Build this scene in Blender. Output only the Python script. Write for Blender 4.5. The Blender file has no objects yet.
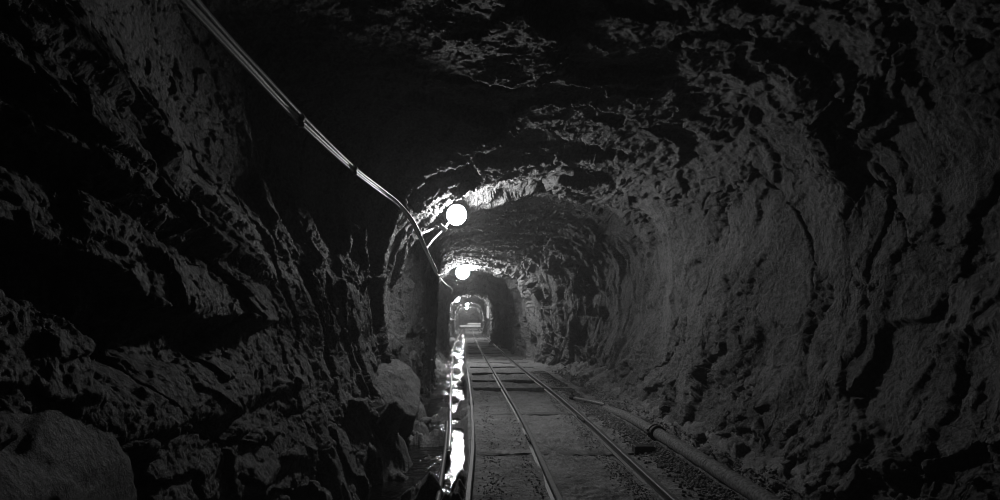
import bpy, math, random
import numpy as np
from mathutils import Vector, Matrix

RES = 1.0            # mesh density of the rock surfaces
F32 = np.float32
random.seed(7)
rng = np.random.RandomState(11)
scene = bpy.context.scene
COL = scene.collection
CAM_Z = 1.163

# ------------------------------------------------------------------ noise
def _h(ix, iy, iz, s):
    with np.errstate(over='ignore'):
        n = (ix.astype(np.uint32) * np.uint32(374761393) + iy.astype(np.uint32) * np.uint32(668265263)
             + iz.astype(np.uint32) * np.uint32(2246822519) + np.uint32((s * 3266489917) & 0xffffffff))
        n = (n ^ (n >> np.uint32(13))) * np.uint32(1274126177)
        n = (n ^ (n >> np.uint32(15))) * np.uint32(2654435761)
        return n ^ (n >> np.uint32(16))

def _f(n):
    return (n & np.uint32(0xffff)).astype(F32) * F32(1 / 65535.0)

def vnoise(p, s=0):
    """value noise in [-1,1], p is (N,3)"""
    i = np.floor(p); f = (p - i).astype(F32)
    i = i.astype(np.int64).astype(np.uint32)
    w = f * f * f * (f * (f * 6 - 15) + 10)
    x, y, z = i[:, 0], i[:, 1], i[:, 2]
    one = np.uint32(1)
    with np.errstate(over='ignore'):
        def c(a, b, d): return _f(_h(x + a, y + b, z + d, s))
        o = np.uint32(0)
        x00 = c(o, o, o) * (1 - w[:, 0]) + c(one, o, o) * w[:, 0]
        x10 = c(o, one, o) * (1 - w[:, 0]) + c(one, one, o) * w[:, 0]
        x01 = c(o, o, one) * (1 - w[:, 0]) + c(one, o, one) * w[:, 0]
        x11 = c(o, one, one) * (1 - w[:, 0]) + c(one, one, one) * w[:, 0]
    y0 = x00 * (1 - w[:, 1]) + x10 * w[:, 1]
    y1 = x01 * (1 - w[:, 1]) + x11 * w[:, 1]
    return (y0 * (1 - w[:, 2]) + y1 * w[:, 2]) * 2 - 1

_R = np.array([[0.36, 0.48, -0.8], [-0.8, 0.60, 0.0], [0.48, 0.64, 0.60]], F32)
def fbm(p, oct=4, s=0, gain=.5, ridged=False):
    t = np.zeros(len(p), F32); a = 1.0; q = p.astype(F32)
    for k in range(oct):
        n = vnoise(q, s + k)
        if ridged: n = 1 - 2 * np.abs(n)
        t += F32(a) * n; a *= gain
        q = (q @ _R.T) * F32(2.03) + F32(7.3)
    return t

def facet(p, s=0, tilt=.8, step=.5, bev=.05):
    """broken rock: every cell is a plane of its own; returns (height, distance to the cell's border)"""
    N = len(p); b = np.floor(p - .5)
    best = np.full(N, 1e9, F32); sec = np.full(N, 1e9, F32); val = np.zeros(N, F32); val2 = np.zeros(N, F32)
    bi = b.astype(np.int64).astype(np.uint32)
    with np.errstate(over='ignore'):
        for dx in (0, 1):
            for dy in (0, 1):
                for dz in (0, 1):
                    ix = bi[:, 0] + np.uint32(dx); iy = bi[:, 1] + np.uint32(dy); iz = bi[:, 2] + np.uint32(dz)
                    h1 = _h(ix, iy, iz, s); h2 = _h(ix, iy, iz, s + 101); h3 = _h(ix, iy, iz, s + 202)
                    vx = p[:, 0] - (b[:, 0] + dx + .1 + .8 * _f(h1))
                    vy = p[:, 1] - (b[:, 1] + dy + .1 + .8 * _f(h1 >> np.uint32(16)))
                    vz = p[:, 2] - (b[:, 2] + dz + .1 + .8 * _f(h2))
                    d = vx * vx + vy * vy + vz * vz
                    pl = ((_f(h2 >> np.uint32(16)) - .5) * 2 * step
                          + tilt * (vx * (_f(h3) * 2 - 1) + vy * (_f(h3 >> np.uint32(16)) * 2 - 1) + vz * (_f(h3 >> np.uint32(8)) * 2 - 1)))
                    near = d < best; second = (~near) & (d < sec)
                    val2 = np.where(near, val, np.where(second, pl, val2))
                    sec = np.where(near, best, np.where(second, d, sec))
                    val = np.where(near, pl, val); best = np.where(near, d, best)
    e = np.sqrt(sec) - np.sqrt(best); k = .5 + .5 * np.clip(e / bev, 0, 1)
    return val * k + val2 * (1 - k), e

def sst(a, b, x):
    t = np.clip((x - a) / (b - a), 0, 1); return t * t * (3 - 2 * t)

# ------------------------------------------------------------------ materials
def mat_new(name):
    m = bpy.data.materials.new(name); m.use_nodes = True
    nt = m.node_tree; b = nt.nodes['Principled BSDF']
    return m, nt, b

def rock_mat(name, c0, c1, rough=.75, spec=.4, bump=.6, scale=1.0, wet=0.0):
    m, nt, b = mat_new(name); N = nt.nodes; L = nt.links
    geo = N.new('ShaderNodeNewGeometry')
    mp = N.new('ShaderNodeMapping'); mp.inputs['Scale'].default_value = (scale,) * 3
    L.new(geo.outputs['Position'], mp.inputs['Vector'])
    n1 = N.new('ShaderNodeTexNoise'); n1.inputs['Scale'].default_value = 2.3; n1.inputs['Detail'].default_value = 8; n1.inputs['Roughness'].default_value = .65
    n2 = N.new('ShaderNodeTexNoise'); n2.inputs['Scale'].default_value = 38; n2.inputs['Detail'].default_value = 6; n2.inputs['Roughness'].default_value = .7
    v = N.new('ShaderNodeTexNoise'); v.inputs['Scale'].default_value = 9; v.inputs['Detail'].default_value = 10; v.inputs['Roughness'].default_value = .72
    for n in (n1, n2, v): L.new(mp.outputs['Vector'], n.inputs['Vector'])
    mx = N.new('ShaderNodeMix'); mx.data_type = 'FLOAT'; mx.inputs[0].default_value = .55
    L.new(n1.outputs['Fac'], mx.inputs[2]); L.new(n2.outputs['Fac'], mx.inputs[3])
    cr = N.new('ShaderNodeValToRGB'); cr.color_ramp.elements[0].position = .38; cr.color_ramp.elements[1].position = .62
    cr.color_ramp.elements[0].color = (c0, c0, c0, 1); cr.color_ramp.elements[1].color = (c1, c1, c1, 1)
    L.new(mx.outputs[0], cr.inputs['Fac']); L.new(cr.outputs['Color'], b.inputs['Base Color'])
    b.inputs['Roughness'].default_value = rough; b.inputs['Specular IOR Level'].default_value = spec
    ad = N.new('ShaderNodeMath'); ad.operation = 'MULTIPLY_ADD'; ad.inputs[1].default_value = 1.6
    L.new(v.outputs['Fac'], ad.inputs[0]); L.new(n2.outputs['Fac'], ad.inputs[2])
    bp = N.new('ShaderNodeBump'); bp.inputs['Strength'].default_value = bump; bp.inputs['Distance'].default_value = .03
    L.new(ad.outputs[0], bp.inputs['Height']); L.new(bp.outputs['Normal'], b.inputs['Normal'])
    return m

def plain_mat(name, c, rough, metal=0.0, spec=.5, bump=0, bscale=80, c2=None):
    m, nt, b = mat_new(name); N = nt.nodes; L = nt.links
    b.inputs['Base Color'].default_value = (c, c, c, 1); b.inputs['Roughness'].default_value = rough
    b.inputs['Metallic'].default_value = metal; b.inputs['Specular IOR Level'].default_value = spec
    geo = N.new('ShaderNodeNewGeometry')
    n = N.new('ShaderNodeTexNoise'); n.inputs['Scale'].default_value = bscale; n.inputs['Detail'].default_value = 5
    L.new(geo.outputs['Position'], n.inputs['Vector'])
    cr = N.new('ShaderNodeValToRGB'); c2 = c * .6 if c2 is None else c2
    cr.color_ramp.elements[0].position = .35; cr.color_ramp.elements[1].position = .65
    cr.color_ramp.elements[0].color = (c2, c2, c2, 1); cr.color_ramp.elements[1].color = (c, c, c, 1)
    L.new(n.outputs['Fac'], cr.inputs['Fac']); L.new(cr.outputs['Color'], b.inputs['Base Color'])
    if bump:
        bp = N.new('ShaderNodeBump'); bp.inputs['Strength'].default_value = bump; bp.inputs['Distance'].default_value = .006
        L.new(n.outputs['Fac'], bp.inputs['Height']); L.new(bp.outputs['Normal'], b.inputs['Normal'])
    return m

M = {}
M['rock'] = rock_mat('rock', .06, .21, rough=.72, spec=.35, bump=1.0)
M['rock_smooth'] = rock_mat('rock_smooth', .055, .2, rough=.8, spec=.3, bump=1.0, scale=.9)
M['dirt'] = rock_mat('dirt', .08, .29, rough=.78, spec=.4, bump=.9, scale=1.5)
M['stone'] = rock_mat('stone', .07, .17, rough=.7, spec=.4, bump=.5, scale=2)
M['rail'] = plain_mat('rail_steel', .065, .62, .35, bump=.4, bscale=60, c2=.05)
M['rusty'] = plain_mat('rusty_steel', .10, .65, .3, bump=.6, bscale=45, c2=.045)
M['wood'] = plain_mat('old_wood', .11, .75, 0, .3, bump=.8, bscale=30, c2=.05)
M['pipe'] = plain_mat('pipe_steel', .16, .8, 0, .25, bump=.6, bscale=48, c2=.05)
M['galv'] = plain_mat('galvanised', .45, .4, .6, bump=.2, bscale=50, c2=.3)
M['rubber'] = plain_mat('black_rubber', .012, .6, 0, .4, bump=.2, bscale=60)
M['cable'] = plain_mat('cable_sheath', .6, .42, 0, .5, bump=.1, bscale=40, c2=.5)
M['paint'] = plain_mat('white_paint', .7, .5, 0, .5, bump=.2, bscale=40, c2=.5)

def emit_mat(name, s):
    m, nt, b = mat_new(name)
    b.inputs['Base Color'].default_value = (.8, .8, .8, 1)
    b.inputs['Emission Color'].default_value = (1, 1, 1, 1); b.inputs['Emission Strength'].default_value = s
    return m

def water_mat():
    m, nt, b = mat_new('ditch_water'); N = nt.nodes; L = nt.links
    b.inputs['Base Color'].default_value = (.006, .006, .006, 1); b.inputs['Roughness'].default_value = .06
    b.inputs['IOR'].default_value = 1.33; b.inputs['Specular IOR Level'].default_value = .8
    geo = N.new('ShaderNodeNewGeometry')
    n = N.new('ShaderNodeTexNoise'); n.inputs['Scale'].default_value = 7; n.inputs['Detail'].default_value = 4; n.inputs['Roughness'].default_value = .6
    L.new(geo.outputs['Position'], n.inputs['Vector'])
    bp = N.new('ShaderNodeBump'); bp.inputs['Strength'].default_value = .8; bp.inputs['Distance'].default_value = .022
    L.new(n.outputs['Fac'], bp.inputs['Height']); L.new(bp.outputs['Normal'], b.inputs['Normal'])
    return m
M['water'] = water_mat()

# ------------------------------------------------------------------ mesh helpers
def link(name, me, mat, parent=None):
    o = bpy.data.objects.new(name, me); COL.objects.link(o)
    if mat is not None: me.materials.append(mat)
    if parent is not None: o.parent = parent
    return o

def np_mesh(name, verts, faces, smooth=True):
    """verts (N,3), faces (F,k) numpy"""
    me = bpy.data.meshes.new(name); k = faces.shape[1]
    me.vertices.add(len(verts)); me.vertices.foreach_set('co', verts.astype(F32).ravel())
    me.loops.add(faces.size); me.loops.foreach_set('vertex_index', faces.astype(np.int32).ravel())
    me.polygons.add(len(faces)); me.polygons.foreach_set('loop_start', np.arange(0, faces.size, k, dtype=np.int32))
    me.polygons.foreach_set('use_smooth', np.full(len(faces), smooth, bool))
    me.update(calc_edges=True); return me

def grid_faces(nr, nc):
    a = np.arange(nr * nc).reshape(nr, nc)
    return np.stack([a[:-1, :-1], a[1:, :-1], a[1:, 1:], a[:-1, 1:]], -1).reshape(-1, 4)

class MB:
    """collects shapes of ONE mesh"""
    def __init__(s): s.v = []; s.f = []
    def add(s, vs, fs):
        o = len(s.v); s.v += [tuple(v) for v in vs]; s.f += [tuple(i + o for i in f) for f in fs]; return s
    def box(s, c, h, rot=None, bev=.0):
        b = bev or min(h) * .12; vs = []; fs = []
        # box with chamfered edges: 24 vertices
        idx = {}
        for sx in (-1, 1):
            for sy in (-1, 1):
                for sz in (-1, 1):
                    for ax in range(3):
                        p = [sx * (h[0] - b), sy * (h[1] - b), sz * (h[2] - b)]; p[ax] = (sx, sy, sz)[ax] * h[ax]
                        idx[(sx, sy, sz, ax)] = len(vs); vs.append(p)
        S = (-1, 1)
        for ax in range(3):
            u, w = [(1, 2), (2, 0), (0, 1)][ax]
            for sg in S:
                q = []
                for (a, c2) in ((-1, -1), (1, -1), (1, 1), (-1, 1)):
                    k = [0, 0, 0]; k[ax] = sg; k[u] = a; k[w] = c2; q.append(idx[(k[0], k[1], k[2], ax)])
                fs.append(q if sg > 0 else q[::-1])
            for a in S:
                for c2 in S:
                    q = []
                    for (t, which) in ((-1, u), (1, u), (1, w), (-1, w)):
                        k = [0, 0, 0]; k[ax] = t; k[u] = a; k[w] = c2; q.append(idx[(k[0], k[1], k[2], which)])
                    fs.append(q if a * c2 > 0 else q[::-1])
        for sx in S:
            for sy in S:
                for sz in S:
                    q = [idx[(sx, sy, sz, i)] for i in range(3)]; fs.append(q if sx * sy * sz > 0 else q[::-1])
        R = rot or Matrix()
        return s.add([(R @ Vector(p)) + Vector(c) for p in vs], fs)
    def sweep(s, path, prof, closed=True, cap=True, up=(0, 0, 1)):
        """sweep a profile [(side, up)] along a path"""
        P = [Vector(p) for p in path]; n = len(prof); vs = []
        for i, p in enumerate(P):
            t = (P[min(i + 1, len(P) - 1)] - P[max(i - 1, 0)]).normalized()
            side = t.cross(Vector(up)).normalized(); u = side.cross(t).normalized()
            vs += [p + side * a + u * b for a, b in prof]
        fs = []
        for i in range(len(P) - 1):
            for j in range(n if closed else n - 1):
                k = (j + 1) % n
                fs.append((i * n + j, i * n + k, (i + 1) * n + k, (i + 1) * n + j))
        if cap and closed:
            fs.append(tuple(range(n))[::-1]); fs.append(tuple((len(P) - 1) * n + j for j in range(n)))
        return s.add(vs, fs)
    def tube(s, path, r, n=16, up=(0, 0, 1), cap=True):
        return s.sweep(path, [(r * math.cos(2 * math.pi * k / n), r * math.sin(2 * math.pi * k / n)) for k in range(n)], up=up, cap=cap)
    def lathe(s, prof, c, axis=(0, 0, 1), n=24):
        """profile [(radius, height)] turned round an axis"""
        R = Vector((0, 0, 1)).rotation_difference(Vector(axis)).to_matrix(); vs = []; fs = []
        for r, h in prof:
            for k in range(n):
                a = 2 * math.pi * k / n; vs.append(R @ Vector((r * math.cos(a), r * math.sin(a), h)) + Vector(c))
        for i in range(len(prof) - 1):
            for k in range(n):
                j = (k + 1) % n; fs.append((i * n + k, i * n + j, (i + 1) * n + j, (i + 1) * n + k))
        fs.append(tuple(range(n))[::-1]); fs.append(tuple((len(prof) - 1) * n + k for k in range(n)))
        return s.add(vs, fs)
    def build(s, name, mat, parent=None, smooth=False):
        me = bpy.data.meshes.new(name); me.from_pydata(s.v, [], s.f); me.update()
        me.polygons.foreach_set('use_smooth', [smooth] * len(me.polygons))
        if smooth:
            try: me.set_sharp_from_angle(angle=math.radians(40))
            except Exception: pass
        return link(name, me, mat, parent)

def tag(o, label=None, cat=None, group=None, kind=None):
    if label: o['label'] = label
    if cat: o['category'] = cat
    if group: o['group'] = group
    if kind: o['kind'] = kind
    return o

def thing(name, label, cat, loc=(0, 0, 0), group=None):
    o = bpy.data.objects.new(name, None); COL.objects.link(o); o.location = loc; o.empty_display_size = .1
    return tag(o, label, cat, group)

def copy_tree(o, parent=None):
    c = o.copy(); COL.objects.link(c)
    if parent is not None: c.parent = parent
    for ch in [x for x in o.children]: copy_tree(ch, c)
    return c

# ------------------------------------------------------------------ tunnel rock
# cross-sections from the left toe over the crown to the right toe (x, z); z = 0 is the track bed
KEYS = [
 (-4.0, [(-1.0,-.3),(-1.1,.3),(-1.25,.9),(-1.35,1.4),(-1.4,2.0),(-1.25,2.6),(-.6,3.0),(.4,3.05),(1.4,3.0),(2.3,2.75),(2.7,2.1),(2.7,1.3),(2.45,.5),(2.15,-.3)]),
 (1.3,  [(-1.0,-.3),(-1.05,.3),(-.98,.9),(-.94,1.4),(-1.04,2.0),(-1.15,2.6),(-.7,3.0),(.3,2.95),(1.3,2.95),(2.2,2.75),(2.65,2.1),(2.65,1.3),(2.45,.5),(2.15,-.3)]),
 (3.0,  [(-.86,-.3),(-.98,.3),(-1.15,.9),(-1.27,1.4),(-1.55,2.12),(-1.45,2.75),(-.7,3.02),(.3,2.98),(1.25,2.92),(2.15,2.75),(2.62,2.1),(2.65,1.3),(2.45,.5),(2.15,-.3)]),
 (4.3,  [(-.68,-.3),(-.84,.3),(-1.06,.9),(-1.18,1.45),(-1.42,2.12),(-1.3,2.7),(-.6,2.95),(.3,2.9),(1.2,2.88),(2.1,2.72),(2.58,2.1),(2.6,1.3),(2.42,.5),(2.12,-.3)]),
 (5.1,  [(-.62,-.3),(-.75,.3),(-.92,.9),(-1.0,1.45),(-1.05,2.0),(-.92,2.45),(-.45,2.74),(.25,2.80),(1.2,2.86),(2.05,2.7),(2.54,2.1),(2.55,1.3),(2.42,.5),(2.14,-.3)]),
 (5.65, [(-.6,-.3),(-.72,.3),(-.84,.9),(-.88,1.5),(-.78,1.98),(-.52,2.18),(-.24,2.40),(.2,2.62),(1.1,2.82),(1.98,2.68),(2.48,2.1),(2.5,1.3),(2.4,.5),(2.18,-.3)]),
 (6.2,  [(-.6,-.3),(-.8,.3),(-1.0,.9),(-1.0,1.5),(-.8,1.98),(-.52,2.26),(-.25,2.5),(.2,2.66),(1.05,2.80),(1.9,2.66),(2.46,2.1),(2.46,1.3),(2.38,.5),(2.2,-.3)]),
 (6.9,  [(-.6,-.3),(-.7,.3),(-.82,.9),(-.82,1.5),(-.72,2.0),(-.5,2.28),(-.25,2.46),(.22,2.58),(.95,2.74),(1.85,2.66),(2.42,2.12),(2.4,1.3),(2.25,.5),(2.15,-.3)]),
 (7.6,  [(-.6,-.3),(-.64,.3),(-.6,.9),(-.58,1.5),(-.6,2.0),(-.54,2.36),(-.25,2.6),(.25,2.72),(.95,2.84),(1.85,2.72),(2.52,2.15),(2.52,1.3),(2.35,.5),(2.2,-.3)]),
 (8.6,  [(-.6,-.3),(-.62,.3),(-.56,.9),(-.54,1.5),(-.56,2.0),(-.5,2.4),(-.22,2.66),(.35,2.78),(1.1,2.88),(2.0,2.8),(2.68,2.25),(2.75,1.3),(2.5,.5),(2.3,-.3)]),
 (10.0, [(-.6,-.3),(-.62,.3),(-.58,.9),(-.58,1.5),(-.58,2.0),(-.5,2.4),(-.22,2.66),(.35,2.76),(1.1,2.86),(2.0,2.8),(2.75,2.25),(2.85,1.3),(2.6,.5),(2.4,-.3)]),
 (11.4, [(-.65,-.3),(-.7,.3),(-.74,.9),(-.76,1.5),(-.75,2.0),(-.62,2.38),(-.25,2.62),(.35,2.7),(1.1,2.78),(2.0,2.74),(2.7,2.25),(2.82,1.3),(2.7,.5),(2.5,-.3)]),
 (13.2, [(-.7,-.3),(-.78,.3),(-.84,.9),(-.87,1.5),(-.84,2.0),(-.7,2.34),(-.28,2.54),(.3,2.6),(.95,2.6),(1.65,2.5),(2.1,2.0),(2.2,1.3),(2.25,.5),(2.2,-.3)]),
 (14.3, [(-.7,-.3),(-.85,.3),(-.92,.9),(-.95,1.5),(-.88,1.93),(-.62,2.24),(-.22,2.42),(.3,2.47),(.85,2.43),(1.35,2.25),(1.66,1.8),(1.8,1.2),(1.9,.5),(1.9,-.3)]),
 (17.0, [(-.75,-.3),(-.88,.3),(-.95,.9),(-.95,1.4),(-.85,1.9),(-.6,2.28),(-.2,2.5),(.3,2.56),(.85,2.5),(1.32,2.22),(1.58,1.8),(1.66,1.2),(1.7,.5),(1.65,-.3)]),
 (24.0, [(-.8,-.3),(-.92,.3),(-.98,.9),(-.98,1.4),(-.9,1.9),(-.6,2.3),(-.2,2.5),(.3,2.56),(.8,2.5),(1.2,2.2),(1.42,1.8),(1.5,1.2),(1.5,.5),(1.4,-.3)]),
 (45.0, [(-.8,-.3),(-.92,.3),(-.98,.9),(-.98,1.4),(-.9,1.9),(-.6,2.3),(-.2,2.5),(.35,2.56),(.9,2.5),(1.3,2.2),(1.52,1.8),(1.6,1.2),(1.6,.5),(1.5,-.3)]),
 (62.0, [(-.8,-.3),(-.92,.3),(-.98,.9),(-.98,1.4),(-.9,1.9),(-.6,2.3),(-.1,2.5),(.55,2.56),(1.1,2.5),(1.6,2.2),(1.9,1.8),(2.0,1.2),(2.05,.5),(2.0,-.3)]),
 (82.0, [(-.8,-.3),(-.92,.3),(-.98,.9),(-.98,1.4),(-.9,1.9),(-.6,2.3),(-.1,2.5),(.6,2.56),(1.2,2.5),(1.7,2.2),(2.0,1.8),(2.1,1.2),(2.15,.5),(2.1,-.3)]),
]
def y_samples():
    a = np.linspace(-4, .5, int(60 * RES), endpoint=False)
    b = np.exp(np.linspace(math.log(.5), math.log(17), int(1250 * RES), endpoint=False))
    c = np.exp(np.linspace(math.log(17), math.log(82), int(520 * RES)))
    return np.concatenate([a, b, c])

def base_section(Y):
    ky = np.array([k[0] for k in KEYS]); kp = np.array([k[1] for k in KEYS])          # (K,14,2)
    out = np.zeros((len(Y), kp.shape[1], 2))
    for j in range(kp.shape[1]):
        for c in range(2):
            acc = 0
            for dy in (-.35, -.2, 0, .2, .35): acc = acc + np.interp(Y + dy, ky, kp[:, j, c])
            out[:, j, c] = acc / 5
    return out

SEG = [(0, int(600 * RES)), (5, int(440 * RES)), (9, int(480 * RES)), (13, 0)]        # first control point of each surface, samples

def build_tunnel():
    Y = y_samples(); sec = base_section(Y); nY = len(Y); nP = sec.shape[1]
    T = []; bounds = [0]
    for (a, n), (b, _) in zip(SEG[:-1], SEG[1:]):
        T += list(np.linspace(a, b, n, endpoint=False)); bounds.append(len(T))
    T.append(13.0); T = np.array(T); nT = len(T)
    i = np.clip(np.floor(T).astype(int), 0, nP - 2); f = (T - i)[None, :, None]
    P0 = sec[:, np.clip(i - 1, 0, nP - 1)]; P1 = sec[:, i]; P2 = sec[:, i + 1]; P3 = sec[:, np.clip(i + 2, 0, nP - 1)]
    C = .5 * ((2 * P1) + (-P0 + P2) * f + (2 * P0 - 5 * P1 + 4 * P2 - P3) * f ** 2 + (-P0 + 3 * P1 - 3 * P2 + P3) * f ** 3)
    V = np.zeros((nY, nT, 3)); V[:, :, 0] = C[:, :, 0]; V[:, :, 2] = C[:, :, 1]; V[:, :, 1] = Y[:, None]
    # inward normal of the smooth section
    dT = np.gradient(V, axis=1); dY = np.gradient(V, axis=0)
    Nn = np.cross(dY, dT); Nn /= np.linalg.norm(Nn, axis=2, keepdims=True) + 1e-9
    cen = np.stack([np.full_like(V[:, :, 0], .6), V[:, :, 1], np.full_like(V[:, :, 0], 1.3)], -1)
    if np.mean(np.sum(Nn * (cen - V), 2)) < 0: Nn = -Nn
    p = V.reshape(-1, 3).astype(F32); t = np.broadcast_to(T[None], (nY, nT)).reshape(-1).astype(F32)
    wL = 1 - sst(4.6, 6.2, t); wR = sst(8.2, 9.6, t); wC = np.clip(1 - wL - wR, 0, 1)
    CH = 250000
    def run(fn, q):
        D = np.zeros(len(q), F32); far = 1 + .8 * sst(15, 20, q[:, 1])
        for a in range(0, len(q), CH):
            sl = slice(a, a + CH); D[sl] = fn(q[sl], t[sl], wL[sl], wC[sl], wR[sl])
        return (D * far).reshape(nY, nT)[:, :, None]
    V = V + run(displace, p) * Nn
    # even out the row spacing along every section, then add the fine relief on the broken surface
    bb = [0, bounds[1], bounds[2], nT - 1]
    for b0, b1 in zip(bb[:-1], bb[1:]):
        seg = V[:, b0:b1 + 1]; n = b1 - b0 + 1
        L = np.concatenate([np.zeros((nY, 1)), np.cumsum(np.linalg.norm(np.diff(seg, axis=1), axis=2), 1)], 1)
        L = .35 * np.linspace(0, 1, n)[None] + .65 * L / L[:, -1:]
        new = np.empty_like(seg); u = np.linspace(0, 1, n)
        for r in range(nY):
            for c in range(3): new[r, :, c] = np.interp(u, L[r], seg[r, :, c])
        V[:, b0:b1 + 1] = new
    dT = np.gradient(V, axis=1); dY = np.gradient(V, axis=0); N2 = np.cross(dY, dT)
    for _ in range(2):
        N2[1:-1] = (N2[:-2] + 2 * N2[1:-1] + N2[2:]) / 4; N2[:, 1:-1] = (N2[:, :-2] + 2 * N2[:, 1:-1] + N2[:, 2:]) / 4
    N2 /= np.linalg.norm(N2, axis=2, keepdims=True) + 1e-9
    if np.mean(np.sum(N2 * (cen - V), 2)) < 0: N2 = -N2
    V = V + run(fine_relief, V.reshape(-1, 3).astype(F32)) * N2
    names = [('wall_left', M['rock']), ('ceiling', M['rock']), ('wall_right', M['rock_smooth'])]
    bounds = [0, bounds[1], bounds[2], nT - 1]
    for (nm, mt), b0, b1 in zip(names, bounds[:-1], bounds[1:]):
        sub = V[:, b0:b1 + 1]; fc = grid_faces(sub.shape[0], sub.shape[1])[:, ::-1]
        o = link(nm, np_mesh(nm, sub.reshape(-1, 3), fc), mt); tag(o, kind='structure')

def fine_relief(p, t, wL, wC, wR):
    y, z = p[:, 1], p[:, 2]
    w = np.stack([fbm(p * F32(5), 3, 43, .6), fbm(p * F32(5), 3, 53, .6), fbm(p * F32(5), 3, 63, .6)], -1)
    q = p + w * F32(.02)
    f1, e1 = facet(q * F32(9) * np.array([1, .62, 1.25], F32), 3, 1.0, .4)
    f2, e2 = facet(q * F32(26) * np.array([1, .7, 1.2], F32), 4, 1.0, .4)
    r = fbm(p * F32(30), 4, 5, .65)
    patch = sst(-.2, .35, fbm(p * F32(1.4), 3, 29))              # where the right wall is broken up
    foot = (1 - sst(.3, .9, z + .25 * w[:, 0])) + sst(2.1, 2.6, z)
    arch = sst(8.8, 10.2, y)
    aR = np.clip(.38 + .75 * patch + foot, 0, 1.3) * (1 - .7 * arch)
    a = wL * (1 - .35 * sst(3, 4, y)) + wC * (1.25 + .8 * sst(5, 6, y) * (1 - sst(7, 8, y))) + wR * aR
    return a * (.015 * f1 + .0055 * f2) + (.4 + .6 * a) * .0035 * r

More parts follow.
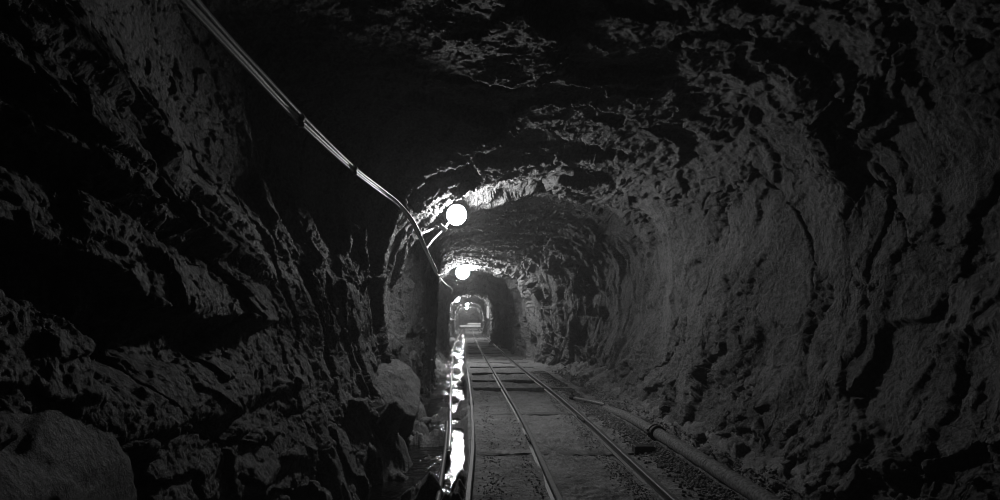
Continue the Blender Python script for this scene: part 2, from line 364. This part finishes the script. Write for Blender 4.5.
def displace(p, t, wL, wC, wR):
    x, y, z = p[:, 0], p[:, 1], p[:, 2]
    warp = np.stack([fbm(p * F32(1.1), 3, 41), fbm(p * F32(1.1), 3, 51), fbm(p * F32(1.1), 3, 61)], -1)
    jag = np.stack([fbm(p * F32(6), 4, 43, .6), fbm(p * F32(6), 4, 53, .6), fbm(p * F32(6), 4, 63, .6)], -1)
    D = np.zeros(len(p), F32)
    # ---- left wall: bedded slabs near the camera, steep flutes further in
    k = np.where(wL > 0)[0]
    if len(k):
        w = warp[k]; yy, zz = y[k], z[k]
        wn = 1 - sst(3.0, 4.0, yy)                               # slab zone
        qa = p[k] + w * F32(.12) + jag[k] * F32(.02)
        A = np.stack([qa[:, 0] * 1.4, qa[:, 1] * 1.15, qa[:, 2] * 2.3 + qa[:, 1] * .2], -1); fa, ea = facet(A, 1, .9, .5)
        B = np.stack([qa[:, 0] * 3, qa[:, 1] * 2.8 + qa[:, 2] * 1.2, qa[:, 2] * 5.5], -1); fb, eb = facet(B, 2, 1.0, .45)
        zb = zz + .08 * w[:, 0] + .05 * (yy - 1.8) + .03 * fa
        ledge = np.zeros(len(k), F32)
        edges = [-.4, .35, .78, 1.21, 1.50, 1.80, 2.25, 2.9]; amp = [.02, .04, .05, .11, .11, .10, .06]
        for lo, hi, am in zip(edges[:-1], edges[1:], amp):
            f = (zb - lo) / (hi - lo)
            ledge = np.where((f >= 0) & (f < 1), am * np.clip((1 - f) * 1.15, 0, 1) * np.clip(f / .14, 0, 1), ledge)
        low = sst(1.2, .95, zz)
        cave = .16 * np.exp(-((zz - 1.06) / .11) ** 2) * sst(1.45, 1.6, yy) * (1 - sst(2.5, 2.9, yy))
        dn = ledge - .06 + (.065 - .01 * low) * fa + .03 * fb - cave - .03 * (1 - sst(0, .04, ea))
        E = np.stack([qa[:, 0] * 2.0, qa[:, 1] * 2.3 + qa[:, 2] * .55, qa[:, 2] * (.5 + .6 * sst(1.1, .8, zz))], -1); fe, ee = facet(E, 7, .9, .5)
        G = np.stack([qa[:, 0] * 5, qa[:, 1] * 5.5 + qa[:, 2] * 1.2, qa[:, 2] * (1.2 + 1.2 * sst(1.1, .8, zz))], -1); fg, eg = facet(G, 8, .9, .5)
        df = (.12 - .05 * sst(1.1, .8, zz)) * fe + .05 * fg - .02 * (1 - sst(0, .04, ee))
        D[k] += wL[k] * (wn * dn + (1 - wn) * df) * (1 - .55 * sst(2.0, 2.3, zz) * (1 - sst(4.8, 5.4, yy)))
    # ---- ceiling: flaky, torn sheets
    k = np.where(wC > 0)[0]
    if len(k):
        q = p[k] + warp[k] * F32(.2) + jag[k] * F32(.03); yy = y[k]
        A = np.stack([q[:, 0] * .9 + q[:, 1] * .5, q[:, 1] * 1.3 - q[:, 0] * .25, q[:, 2] * .8], -1); fa, ea = facet(A, 11, .7, .55)
        B = np.stack([q[:, 0] * 2.2, q[:, 1] * 3.4, q[:, 2] * 2.5], -1); fb, eb = facet(B, 12, .9, .5)
        calm = np.maximum(sst(7.0, 7.6, yy) * (1 - sst(13.2, 14.2, yy)), .75 * sst(.2, -.4, x[k]) * (1 - sst(4.8, 5.6, yy)))
        D[k] += wC[k] * (.11 * fa + .06 * fb) * (1 - .72 * calm)
    # ---- right wall: smooth sheets with steep cracks, rubble at the foot, deep flutes where the drift narrows
    k = np.where(wR > 0)[0]
    if len(k):
        q = p[k] + warp[k] * F32(.22) + jag[k] * F32(.035); yy, zz = y[k], z[k]
        u = q[:, 1] + .45 * q[:, 2]; v = q[:, 2] - .35 * q[:, 1]
        A = np.stack([q[:, 0] * .8, u * 1.15, v * .45], -1); fa, ea = facet(A, 21, .7, .42)
        B = np.stack([q[:, 0] * 2, u * 2.6, v * 1.5], -1); fb, eb = facet(B, 22, .8, .4)
        rub = (1 - sst(.35, 1.0, zz + .25 * warp[k][:, 1])) + sst(2.1, 2.6, zz)
        arch = sst(9.8, 11.4, yy) * (1 - sst(17, 19, yy))
        mild = np.clip(.3 + .9 * rub, 0, 1.2)
        msk = sst(-.15, .35, fbm(np.stack([q[:, 0], u * 1.3, v * .8], -1), 3, 29))
        crack = -.05 * (1 - sst(.0, .03, ea)) * sst(-.3, .3, fbm(q * F32(2.3), 2, 33)) - .014 * (1 - sst(0, .03, eb)) * msk
        st = fbm(np.stack([q[:, 0] * 2, u * 9, v * 1.8], -1), 4, 27, .55, True)
        fm, em = facet(np.stack([q[:, 0] * 4, u * 5.5, v * 3.0], -1), 28, 1.0, .45)
        d = .095 * fa + .06 * fb * (.5 + mild + .5 * msk) + .03 * fm * (.25 + msk + .5 * mild) + .004 * st + crack + .07 * fbm(p[k] * F32(.9), 2, 37)
        H = np.stack([q[:, 0] * 2.8, q[:, 1] * 2.8, q[:, 2] * .6], -1); fh, eh = facet(H, 25, .9, .5)
        H2 = np.stack([q[:, 0] * 6, q[:, 1] * 6, q[:, 2] * .8], -1); fh2, _ = facet(H2, 26, .9, .5)
        da = .20 * fh + .085 * fh2
        D[k] += wR[k] * (d * (1 - arch) + da * arch)
    return D
build_tunnel()

# ------------------------------------------------------------------ floor
def floor_z(x, y):
    p = np.stack([x, y, np.zeros_like(x)], -1).astype(F32)
    n = fbm(p * F32(1.7), 4, 71) * .018 + fbm(p * F32(9), 3, 75) * .007
    fa, ea = facet(p * F32(5), 77, .6, .5)
    ditch = sst(.04, -.06, x) * (1 - .0) 
    left = sst(-.52, -.85, x + .12 * fbm(p * F32(2.2), 3, 79))
    mud = fbm(p * F32(3.4), 2, 85, .5)
    f3, _ = facet(p * F32(24), 80, 1.0, .5); loose = sst(-.2, .4, fbm(p * F32(2.2), 3, 83))
    n = n + f3 * .007 * (.35 + loose)
    z = n - ditch * .19 + left * .25 + ditch * (fa * .04 + f3 * .02 + mud * .27 * (1 - .45 * sst(8, 10, y)) - .045 + .13 * np.exp(-((y - 6.9) / .8) ** 2) + .035 * sst(4.7, 4.2, y))
    r1 = sst(1.7, 2.1, x); fb, _ = facet(p * F32(11), 78, .9, .5)
    z += np.clip(x - 2.0, 0, 2) * .4 + r1 * (fa * .06 + fb * .03)
    pit = np.exp(-((y - 10.2) / 1.7) ** 2) * sst(.05, .2, x) * (1 - sst(1.2, 1.5, x))
    return z - .032 * pit
def build_floor():
    Y = np.concatenate([np.linspace(-4, 1.5, 40, endpoint=False), np.exp(np.linspace(math.log(1.5), math.log(20), int(620 * RES), endpoint=False)),
                        np.linspace(20, 82, 220)])
    X = np.concatenate([np.linspace(-1.9, -.9, 40, endpoint=False), np.linspace(-.9, 2.3, int(430 * RES), endpoint=False), np.linspace(2.3, 3.1, 50)])
    XX, YY = np.meshgrid(X, Y); x = XX.ravel().astype(F32); y = YY.ravel().astype(F32)
    v = np.stack([x, y, floor_z(x, y)], -1)
    o = link('floor', np_mesh('floor', v, grid_faces(len(Y), len(X))[:, ::-1]), M['dirt']); tag(o, kind='structure')
build_floor()

def fz(x, y): return float(floor_z(np.array([x], F32), np.array([y], F32))[0])

WATER_Z = -.13
def build_water():
    Y = np.linspace(1.0, 70, 60); v = []
    for y in Y: v += [(-.72, y, WATER_Z), (.015, y, WATER_Z)]
    v = np.array(v); a = np.arange(len(Y) - 1) * 2
    f = np.stack([a, a + 1, a + 3, a + 2], -1)
    o = link('ditch_water', np_mesh('ditch_water', v, f), M['water'])
    tag(o, 'dark shallow water lying in the drainage ditch between left wall and outer rail', 'water', kind='stuff')
build_water()

# end of the drift
def build_end():
    n = 60; u = np.linspace(-1.2, 2.5, n); w = np.linspace(-.4, 2.9, n); U, W = np.meshgrid(u, w)
    p = np.stack([U.ravel(), np.full(n * n, 80.), W.ravel()], -1).astype(F32)
    fa, _ = facet(p * F32(2), 91); p[:, 1] += fa * .2
    o = link('wall_back', np_mesh('wall_back', p, grid_faces(n, n)), M['rock']); tag(o, kind='structure')
build_end()

# ------------------------------------------------------------------ track
def interp_path(pts, y0, y1, n):
    ys = np.exp(np.linspace(math.log(y0), math.log(y1), n)); P = np.array(pts)
    out = []
    for y in ys:
        acc = [np.interp(y * k, P[:, 0], P[:, 1]) for k in (.86, .93, 1, 1.07, 1.14)]
        zz = np.interp(y, P[:, 0], P[:, 2]); out.append((float(np.mean(acc)), float(y), float(zz)))
    return out
RAIL = [(-.030, 0), (.030, 0), (.030, .006), (.007, .014), (.007, .050), (.019, .057), (.019, .072), (.013, .078), (-.013, .078), (-.019, .072), (-.019, .057), (-.007, .050), (-.007, .014), (-.030, .006)]
RP_L = [(0, .55, 0), (3.3, .572, 0), (5.9, .632, 0), (9.9, .605, 0), (20, .56, 0), (40, .6, .02), (70, .69, .05)]
RP_R = [(0, 1.25, 0), (3.3, 1.268, 0), (5.9, 1.325, 0), (8, 1.335, 0), (11.9, 1.265, 0), (20, 1.245, 0), (40, 1.30, .02), (70, 1.38, .05)]
RP_O = [(0, -.02, -.02), (3.3, .012, -.02), (4.6, .07, -.02), (6, .085, -.02), (7.8, .085, -.02), (14, .03, -.02), (23, .0, -.02), (34, .02, -.02)]

def rail(name, label, pts, y1, joints):
    r = thing(name, label, 'rail')
    path = interp_path(pts, 1.2, y1, 110)
    MB().sweep(path, RAIL).build('rail_bar', M['rail'], r, True)
    for jy in joints:
        x = float(np.interp(jy, [q[1] for q in path], [q[0] for q in path])); z = float(np.interp(jy, [q[1] for q in path], [q[2] for q in path]))
        for s in (-1, 1):
            fp = MB().box((x + s * .016, jy, z + .033), (.006, .17, .016)).build('fishplate', M['rusty'], r)
            for k in (-.12, -.04, .04, .12):
                MB().lathe([(.011, 0), (.011, .010), (.006, .014)], (x + s * .022, jy + k, z + .033), (s, 0, 0), 6).build('bolt', M['rusty'], fp)
    return r
rail('rail', 'steel running rail on the left side of the main track, middle rail of the three', RP_L, 66, [5.1])
rail('rail', 'steel running rail on the right side of the main track, nearest the thick pipe', RP_R, 66, [6.1])
rail('rail', 'outer steel rail along the edge of the water filled ditch', RP_O, 32, [7.4])

def sleeper(y, x0, x1, z, hw=.075, ang=0.0):
    c = ((x0 + x1) / 2, y, z); L = (x1 - x0) / 2; n = 40
    prof = [(-hw, -.05), (hw, -.05), (hw, .0), (hw * .86, .011), (-hw * .86, .012), (-hw, .0)]
    path = []
    for i in range(n):
        t = i / (n - 1) * 2 - 1; path.append((t * L, .012 * math.sin(3 * t + y), .005 * math.sin(5 * t + 2 * y)))
    mb = MB().sweep(path, prof)
    rr = random.Random(int(y * 100)); mb.v = [(a + rr.uniform(-.004, .004), b + rr.uniform(-.005, .005), cc + rr.uniform(-.004, .004)) for a, b, cc in mb.v]
    o = mb.build('sleeper', M['wood'], None, True); o.location = c; o.rotation_euler.z = ang
    return o
SL = [(4.72, .10, 1.62, -.014, 'long wooden sleeper nearest the camera, crossing under both running rails to the ditch', None),
      (6.62, .12, 1.60, -.012, 'half buried wooden sleeper level with the small black valve', None),
      (8.95, .14, 1.75, .012, 'dark wooden sleeper at the near edge of the sunken stretch of track bed', None),
      (10.1, .14, 1.65, .006, 'wooden sleeper in the middle of the sunken stretch of track bed', None),
      (11.4, .14, 1.75, .012, 'wooden sleeper at the far edge of the sunken stretch of track bed', None)]
for y, a, b, z, lab, g in SL:
    tag(sleeper(y, a, b, z, ang=random.uniform(-.02, .02)), lab, 'sleeper', 'wooden track sleepers')
yy = 12.9
while yy < 34:
    tag(sleeper(yy, .12, 1.65, .004, ang=random.uniform(-.03, .03)), 'distant wooden sleeper under the rails in the far narrow tunnel', 'sleeper', 'distant track sleepers')
    yy += 1.25 + .25 * random.random()

# thin water pipes lying in the ditch
PP = [(0, -.14, 0), (3.3, -.144, -.04), (4.3, -.142, -.05), (5.6, -.15, -.06), (7.9, -.215, -.06), (13, -.31, -.06), (22.6, -.52, -.05), (34, -.40, -.03), (52, -.30, .02)]
pz = [(q[0], q[1], q[2]) for q in PP]
p1 = thing('ditch_pipe', 'thin pale pipe lying lengthwise along the water ditch', 'pipe')
pth = interp_path(pz, 4.9, 52, 80)
pth = [(a + (.02 * math.sin(b * .9) if b > 14 else 0), b, c + (.02 * math.sin(b * .6) if b > 14 else 0)) for a, b, c in pth]
MB().tube(pth, .019, 12).build('pipe_run', M['galv'], p1, True)
MB().lathe([(.026, -.05), (.028, -.045), (.028, .045), (.026, .05)], (-.148, 5.0, -.056), (-.01, 1, 0), 14).build('pipe_collar', M['rusty'], p1, True)
p2 = thing('ditch_pipe', 'near dark pipe length overlapping the pale pipe in the ditch foreground', 'pipe')
pth = [(a - .035, b, c + .01) for a, b, c in interp_path(pz, 1.2, 6.3, 30)]
MB().tube(pth, .019, 12).build('pipe_run', M['rail'], p2, True)
MB().lathe([(.019, 0), (.024, .004), (.024, .03), (.019, .034)], pth[-1], (-.03, 1, 0), 14).build('pipe_end', M['rusty'], p2, True)

# thick pipe on the right
big = thing('air_pipe', 'thick dusty steel pipe lying along the foot of the right wall', 'pipe')
PX = [(1.80, 1.0, .05), (1.82, 2.2, .055), (1.83, 3.5, .06), (1.845, 4.4, .06), (1.85, 5.15, .06)]
def smooth_path(pts, n):
    P = [Vector(p) for p in pts]; out = []
    for i in range(len(P) - 1):
        a, b, c, d = P[max(i - 1, 0)], P[i], P[i + 1], P[min(i + 2, len(P) - 1)]
        for k in range(n):
            t = k / n; out.append(.5 * ((2 * b) + (c - a) * t + (2 * a - 5 * b + 4 * c - d) * t * t + (-a + 3 * b - 3 * c + d) * t ** 3))
    out.append(P[-1]); return out
MB().tube(smooth_path(PX, 8), .056, 32).build('pipe_run', M['pipe'], big, True)
for y in (4.05, 3.75): MB().lathe([(.0565, -.006), (.058, -.004), (.058, .004), (.0565, .006)], (1.838, y, .06), (0, 1, 0), 32).build('weld_seam', M['pipe'], big, True)
MB().tube(smooth_path([(1.85, 5.2, .055), (1.85, 6.0, .05), (1.84, 6.6, .02), (1.83, 7.05, -.02)], 8), .052, 32).build('pipe_run', M['pipe'], big, True)
cp = MB().lathe([(.058, -.05), (.075, -.05), (.079, -.044), (.079, -.016), (.064, -.012), (.064, .012), (.079, .016), (.079, .044), (.075, .05), (.058, .05)], (1.85, 5.22, .058), (0, 1, 0), 36).build('coupling', M['rubber'], big, True)
cp['label'] = 'black rubber pipe coupling'
for s in (-1, 1):
    MB().box((1.85 + s * .085, 5.22, .06), (.018, .045, .012)).build('clamp_lug', M['rubber'], cp)
    MB().tube([(1.85 + s * .088, 5.22, .035), (1.85 + s * .088, 5.22, .095)], .007, 8, up=(0, 1, 0)).build('clamp_bolt', M['rusty'], cp)
vp = thing('branch_pipe', 'thin pale pipe stub with a black valve beside the right rail', 'pipe')
MB().tube([(1.53, 7.62, .045), (1.66, 7.45, .04), (1.86, 7.2, .02)], .017, 12).build('pipe_run', M['galv'], vp, True)
va = MB().lathe([(.02, -.03), (.034, -.028), (.036, 0), (.034, .028), (.02, .03)], (1.515, 7.64, .05), (-.8, .6, 0), 18).build('valve', M['rubber'], vp, True)
MB().tube([(1.515, 7.64, .08), (1.515, 7.64, .12)], .008, 8, up=(0, 1, 0)).build('valve_stem', M['rubber'], va)
MB().box((1.515, 7.64, .125), (.04, .012, .006)).build('valve_handle', M['rubber'], va)

# black block beside the right rail, iron end of the sleeper
blk = MB().box((1.545, 4.68, .03), (.085, .05, .035)).build('wedge_block', M['rubber']); tag(blk, 'small black block outside the right rail at the end of the nearest sleeper', 'block')

# barrier at the far end, board on the wall
bar = thing('barrier', 'low pale barrier standing across the far end of the track', 'barrier', (0, 0, 0))
MB().box((.6, 62, .28), (1.2, .04, .12)).build('plank', M['paint'], bar)
MB().box((1.05, 62.02, .56), (.75, .04, .09)).build('plank', M['paint'], bar)
for x in (-.3, .6, 1.6): MB().box((x, 62.12, .3), (.06, .06, .4)).build('post', M['wood'], bar)
sb = thing('notice_board', 'narrow pale upright board on the right wall of the far tunnel', 'board')
MB().box((1.40, 33, 1.55), (.075, .02, .37)).build('panel', M['paint'], sb)
MB().box((1.49, 33.04, 1.55), (.07, .02, .03)).build('bracket', M['rusty'], sb)

# ------------------------------------------------------------------ lamps
EM = emit_mat('lamp_glow', 430.0)
def lamp():
    t = thing('mine_lamp', 'x', 'lamp')
    MB().lathe([(.034, .19), (.04, .185), (.06, .165), (.10, .10), (.128, .058), (.124, .055), (.05, .115)], (0, 0, 0)).build('lamp_shade', M['galv'], t, True)
    prof = [(.088 * math.cos(a), .088 * math.sin(a) * 1.1) for a in np.linspace(-math.pi / 2 + .12, math.pi / 2 - .5, 9)]
    MB().lathe(prof, (0, 0, 0.02), n=16).build('lamp_globe', EM, t, True)
    MB().tube([(0, 0, .18), (0, 0, .34)], .012, 10, up=(0, 1, 0)).build('hanger_rod', M['galv'], t, True)
    MB().lathe([(.05, .34), (.05, .35), (.02, .355)], (0, 0, 0), n=16).build('ceiling_plate', M['galv'], t, True)
    return t
LAMPS = [(-.085, 6.46, 2.42, 'brightest lamp nearest the camera, hung under the rock roof beside the cable'),
         (-.05, 14.15, 2.37, 'second lamp into the tunnel, glowing under the bright rock brow'),
         (-.47, 31, 2.27, 'third lamp into the tunnel, close to the left wall'),
         (.17, 46, 2.40, 'fourth lamp into the tunnel, right of the third'),
         (.2, 60, 2.35, 'faintest and farthest lamp, before the pale barrier')]
l0 = lamp()
for i, (x, y, z, lab) in enumerate(LAMPS):
    o = l0 if i == 0 else copy_tree(l0)
    o.location = (x, y, z - .02); o.rotation_euler.z = (.3, .15, 0, 0, 0)[i]; o.rotation_euler.x = (-1.35, -1.25, 0, 0, 0)[i]; o.scale = [(1, 1.5, 1.8, 1.7, 1.7)[i]] * 3; o['label'] = lab; o['group'] = 'tunnel lamps'

# cable bundle
def U(px, py, Y): return ((px - 465) * Y / 540, Y, CAM_Z + (318.5 - py) * Y / 540)
pa = [U(150, -40, 1.29), U(187, 0, 1.46), U(245, 62, 1.84), U(297, 117, 2.41), U(352, 168, 3.45), U(380, 190, 4.3), U(398, 204, 4.8), U(412, 222, 5.2), U(424, 247, 5.8), U(433, 266, 6.4), U(435.5, 272, 6.6)]
br = thing('lamp_bracket', 'pale metal bracket arms between the cable and the nearest lamp', 'bracket')
MB().tube(smooth_path([U(420, 234, 5.45), U(428, 231, 5.9), U(436, 227.5, 6.1)], 5), .012, 10).build('arm', M['galv'], br, True)
MB().lathe([(.019, -.02), (.024, -.015), (.024, .015), (.019, .02)], U(436.5, 227.5, 6.1), (.8, .6, .2), 12).build('end_fitting', M['galv'], br, True)
MB().tube(smooth_path([U(426, 249, 6.0), U(434, 239, 6.2), U(444, 229, 6.4), U(452, 218, 6.5)], 5), .014, 10).build('arm', M['galv'], br, True)
MB().box(U(443, 228, 6.38), (.05, .025, .025), Matrix.Rotation(.7, 4, 'Y')).build('junction_box', M['galv'], br)
cab = thing('power_cable', 'thick cable bundle strung under the dark roof at upper left', 'cable')
pp = smooth_path(pa, 8)
r0 = MB().tube([p for p in pp], .0155, 14).build('main_cable', M['cable'], cab, True)
def offs(path, a, b, tw=0):
    out = []
    for i, p in enumerate(path):
        t = (path[min(i + 1, len(path) - 1)] - path[max(i - 1, 0)]).normalized(); s = t.cross(Vector((0, 0, 1))).normalized(); u = s.cross(t)
        k = 1 + (.18 * math.sin(i * .35) if tw else 0); out.append(p + s * a * k + u * b)
    return out
MB().tube(offs(pp, .0195, .005, 1), .0085, 10).build('side_cable', M['cable'], cab, True)
MB().tube(offs(pp[:-6], .006, -.020, 0), .0075, 10).build('side_cable', M['cable'], cab, True)
for i in (24, 32):
    p = pp[i]; t = (pp[i + 1] - pp[i - 1]).normalized()
    tie = MB().lathe([(.024, -.007), (.029, -.006), (.029, .006), (.024, .007)], p + Vector((.007, 0, -.004)), t, 16).build('cable_tie', M['paint'], cab, True)
    q = p + Vector((.02, 0, -.035)); MB().box(q, (.012, .006, .012)).build('tie_tail', M['galv'], tie)
e = pp[-1]
MB().tube(smooth_path([e, e + Vector((.03, .05, -.04)), e + Vector((.09, .06, -.035))], 5), .014, 10).build('cable_end', M['galv'], cab, True)
c2 = MB().tube(smooth_path([tuple(e), U(441, 279, 8.6), U(447, 285, 11), U(452, 289, 14), U(452, 294, 22), U(454, 292, 31)], 8), .008, 8).build('lamp_wire', M['cable'], None, True)
tag(c2, 'thin sagging wire running from the cable end towards the third lamp', 'wire')

# ------------------------------------------------------------------ boulders and stones
def ico(sub):
    import bmesh
    bm = bmesh.new(); bmesh.ops.create_icosphere(bm, subdivisions=sub, radius=1)
    v = np.array([w.co[:] for w in bm.verts]); f = np.array([[w.index for w in g.verts] for g in bm.faces]); bm.free(); return v, f
def rock_verts(sub, radii, seed, planes=14, rough=.03, boxy=None):
    v, f = ico(sub); r = np.random.RandomState(seed)
    n = r.normal(size=(planes, 3)); n /= np.linalg.norm(n, axis=1, keepdims=True); d = r.uniform(.62, .95, planes)
    if boxy is not None:
        n = np.vstack([n, [(1, .1, .1), (-1, 0, 0), (.1, 1, -.1), (0, -1, 0), (.15, .1, 1), (0, 0, -1)]]); n /= np.linalg.norm(n, axis=1, keepdims=True)
        d = np.concatenate([d * 1.2, [boxy] * 6])
    dot = v @ n.T; dot = np.where(dot > .05, d[None] / np.maximum(dot, .05), 9)
    rad = np.minimum(dot.min(1), 1.0)
    rad = rad + rough * fbm((v * 3 + seed).astype(F32), 5, seed) + rough * .5 * facet((v * 4 + seed).astype(F32), seed)[0]
    return v * rad[:, None] * np.array(radii)[None], f
def boulder(name, label, loc, radii, seed, sub=6, rot=(0, 0, 0), mat=None, group=None, cat='boulder', **kw):
    v, f = rock_verts(sub, radii, seed, **kw)
    o = link(name, np_mesh(name, v, f), mat or M['rock']); o.location = loc; o.rotation_euler = rot
    return tag(o, label, cat, group)
boulder('boulder', 'big flat topped boulder filling the lower left corner', (-1.31, 1.05, .55), (.5, .77, .62), 4, sub=7, rot=(0, .12, .05), boxy=.78, rough=.03)
boulder('boulder', 'rounded boulder bulging over the ditch with a black hollow under it', (-.92, 5.6, .2), (.52, .7, .6), 8, rot=(.1, .25, .2), rough=.03)
boulder('boulder', 'leaning stone block left of the black hollow beside the ditch', (-.74, 4.72, .2), (.17, .2, .32), 9, rot=(0, .5, .2), sub=5)

PLACED = []
def ground_stone(x, y, r, seed, label, group):
    if any((x - a) ** 2 + (y - b) ** 2 < (1.4 * (r + c)) ** 2 for a, b, c in PLACED): return
    PLACED.append((x, y, r))
    o = boulder('loose_stone', label, (x, y, fz(x, y) + r * .25), (r * random.uniform(.8, 1.3), r * random.uniform(.8, 1.3), r * random.uniform(.5, .8)), seed, sub=3, rot=(random.uniform(-.3, .3), random.uniform(-.3, .3), random.uniform(0, 6)), group=group, cat='stone', rough=.03, planes=9)
    o.data.polygons.foreach_set('use_smooth', [False] * len(o.data.polygons))
for i in range(7):
    y = random.uniform(2.6, 6.5); x = random.uniform(2.0, 2.25)
    ground_stone(x, y, random.uniform(.03, .06), 100 + i, 'angular rubble stone on the slope behind the thick pipe', 'rubble behind the pipe')
for i in range(22):
    y = random.uniform(3.3, 8); x = random.uniform(-.62, -.35)
    ground_stone(x, y, random.uniform(.03, .075), 200 + i, 'wet dark stone at the left edge of the ditch water', 'stones at the ditch edge')
for i in range(7):
    y = random.uniform(7.5, 13); x = random.uniform(1.75, 2.25)
    ground_stone(x, y, random.uniform(.03, .08), 300 + i, 'stone on the ground along the right wall beyond the thick pipe', 'stones along the right wall')

# gravel: thousands of pebbles, nobody could count them
def gravel(name, label, n, region, r0, r1, seed, mat):
    r = np.random.RandomState(seed); bv, bf = ico(1); P = []; Fc = []
    xs, ys = region(r, n)
    keep = np.ones(n, bool)
    for pts, cl in ((RP_L, .05), (RP_R, .05), (RP_O, .05), ([(q[1], q[0]) for q in PX] + [(7.05, 1.83)], .075)):
        P_ = np.array([(q[0], q[1]) for q in pts]); keep &= np.abs(xs - np.interp(ys, P_[:, 0], P_[:, 1])) > cl
    xs, ys = xs[keep], ys[keep]; n = len(xs); zs = floor_z(xs.astype(F32), ys.astype(F32))
    for i in range(n):
        s = r.uniform(r0, r1) ; A = r.normal(size=(3, 3)); q, _ = np.linalg.qr(A)
        v = bv * r.uniform(.65, 1.15, (len(bv), 1)) * s * r.uniform(.6, 1.2, 3)
        P.append(v @ q.T + np.array([xs[i], ys[i], zs[i] + s * .25])); Fc.append(bf + i * len(bv))
    o = link(name, np_mesh(name, np.vstack(P), np.vstack(Fc), False), mat); tag(o, label, 'gravel', kind='stuff')
def reg_right(r, n): y = 2.4 * np.exp(r.uniform(0, 1.6, n)); return np.where(r.uniform(size=n) < .6, 1.70 + r.normal(0, .1, n), r.uniform(1.75, 2.15, n)), y
def reg_left(r, n):
    y = 2.6 * np.exp(r.uniform(0, 1.2, n)); k = r.randint(0, 4, n)
    c = np.choose(k, [.17, .47, 1.12, 1.16]); return c + .025 * (y - 3) + r.normal(0, .05, n), y
gravel('gravel', 'loose gravel strip between the right rail and the thick pipe', 11000, reg_right, .005, .018, 5, M['stone'])
gravel('gravel', 'scattered fine gravel along the rails of the main track', 2600, reg_left, .003, .010, 6, M['stone'])

# ------------------------------------------------------------------ camera, world, colour
cam = bpy.data.cameras.new('camera'); co = bpy.data.objects.new('camera', cam); COL.objects.link(co)
cam.sensor_width = 36; cam.lens = 540 * 36 / 1000; cam.shift_x = .035; cam.shift_y = .0685; cam.clip_start = .02; cam.clip_end = 300
co.location = (0, 0, CAM_Z); co.rotation_euler = (math.pi / 2, 0, 0); scene.camera = co
w = bpy.data.worlds.new('world'); scene.world = w; w.use_nodes = True
w.node_tree.nodes['Background'].inputs['Color'].default_value = (0, 0, 0, 1)
vn = w.node_tree.nodes.new('ShaderNodeVolumeScatter'); vn.inputs['Density'].default_value = .005; vn.inputs['Anisotropy'].default_value = .4
w.node_tree.links.new(vn.outputs['Volume'], w.node_tree.nodes['World Output'].inputs['Volume'])
cy = scene.cycles
cy.caustics_reflective = False; cy.caustics_refractive = False; cy.sample_clamp_indirect = 1.0
cy.max_bounces = 4; cy.diffuse_bounces = 2; cy.glossy_bounces = 2; cy.volume_bounces = 0
cy.use_adaptive_sampling = False; cy.filter_width = 1.0
vs = scene.view_settings; scene.display_settings.display_device = 'sRGB'
vs.view_transform = 'Standard'; vs.look = 'None'; vs.gamma = 1; vs.exposure = 0; vs.use_curve_mapping = False
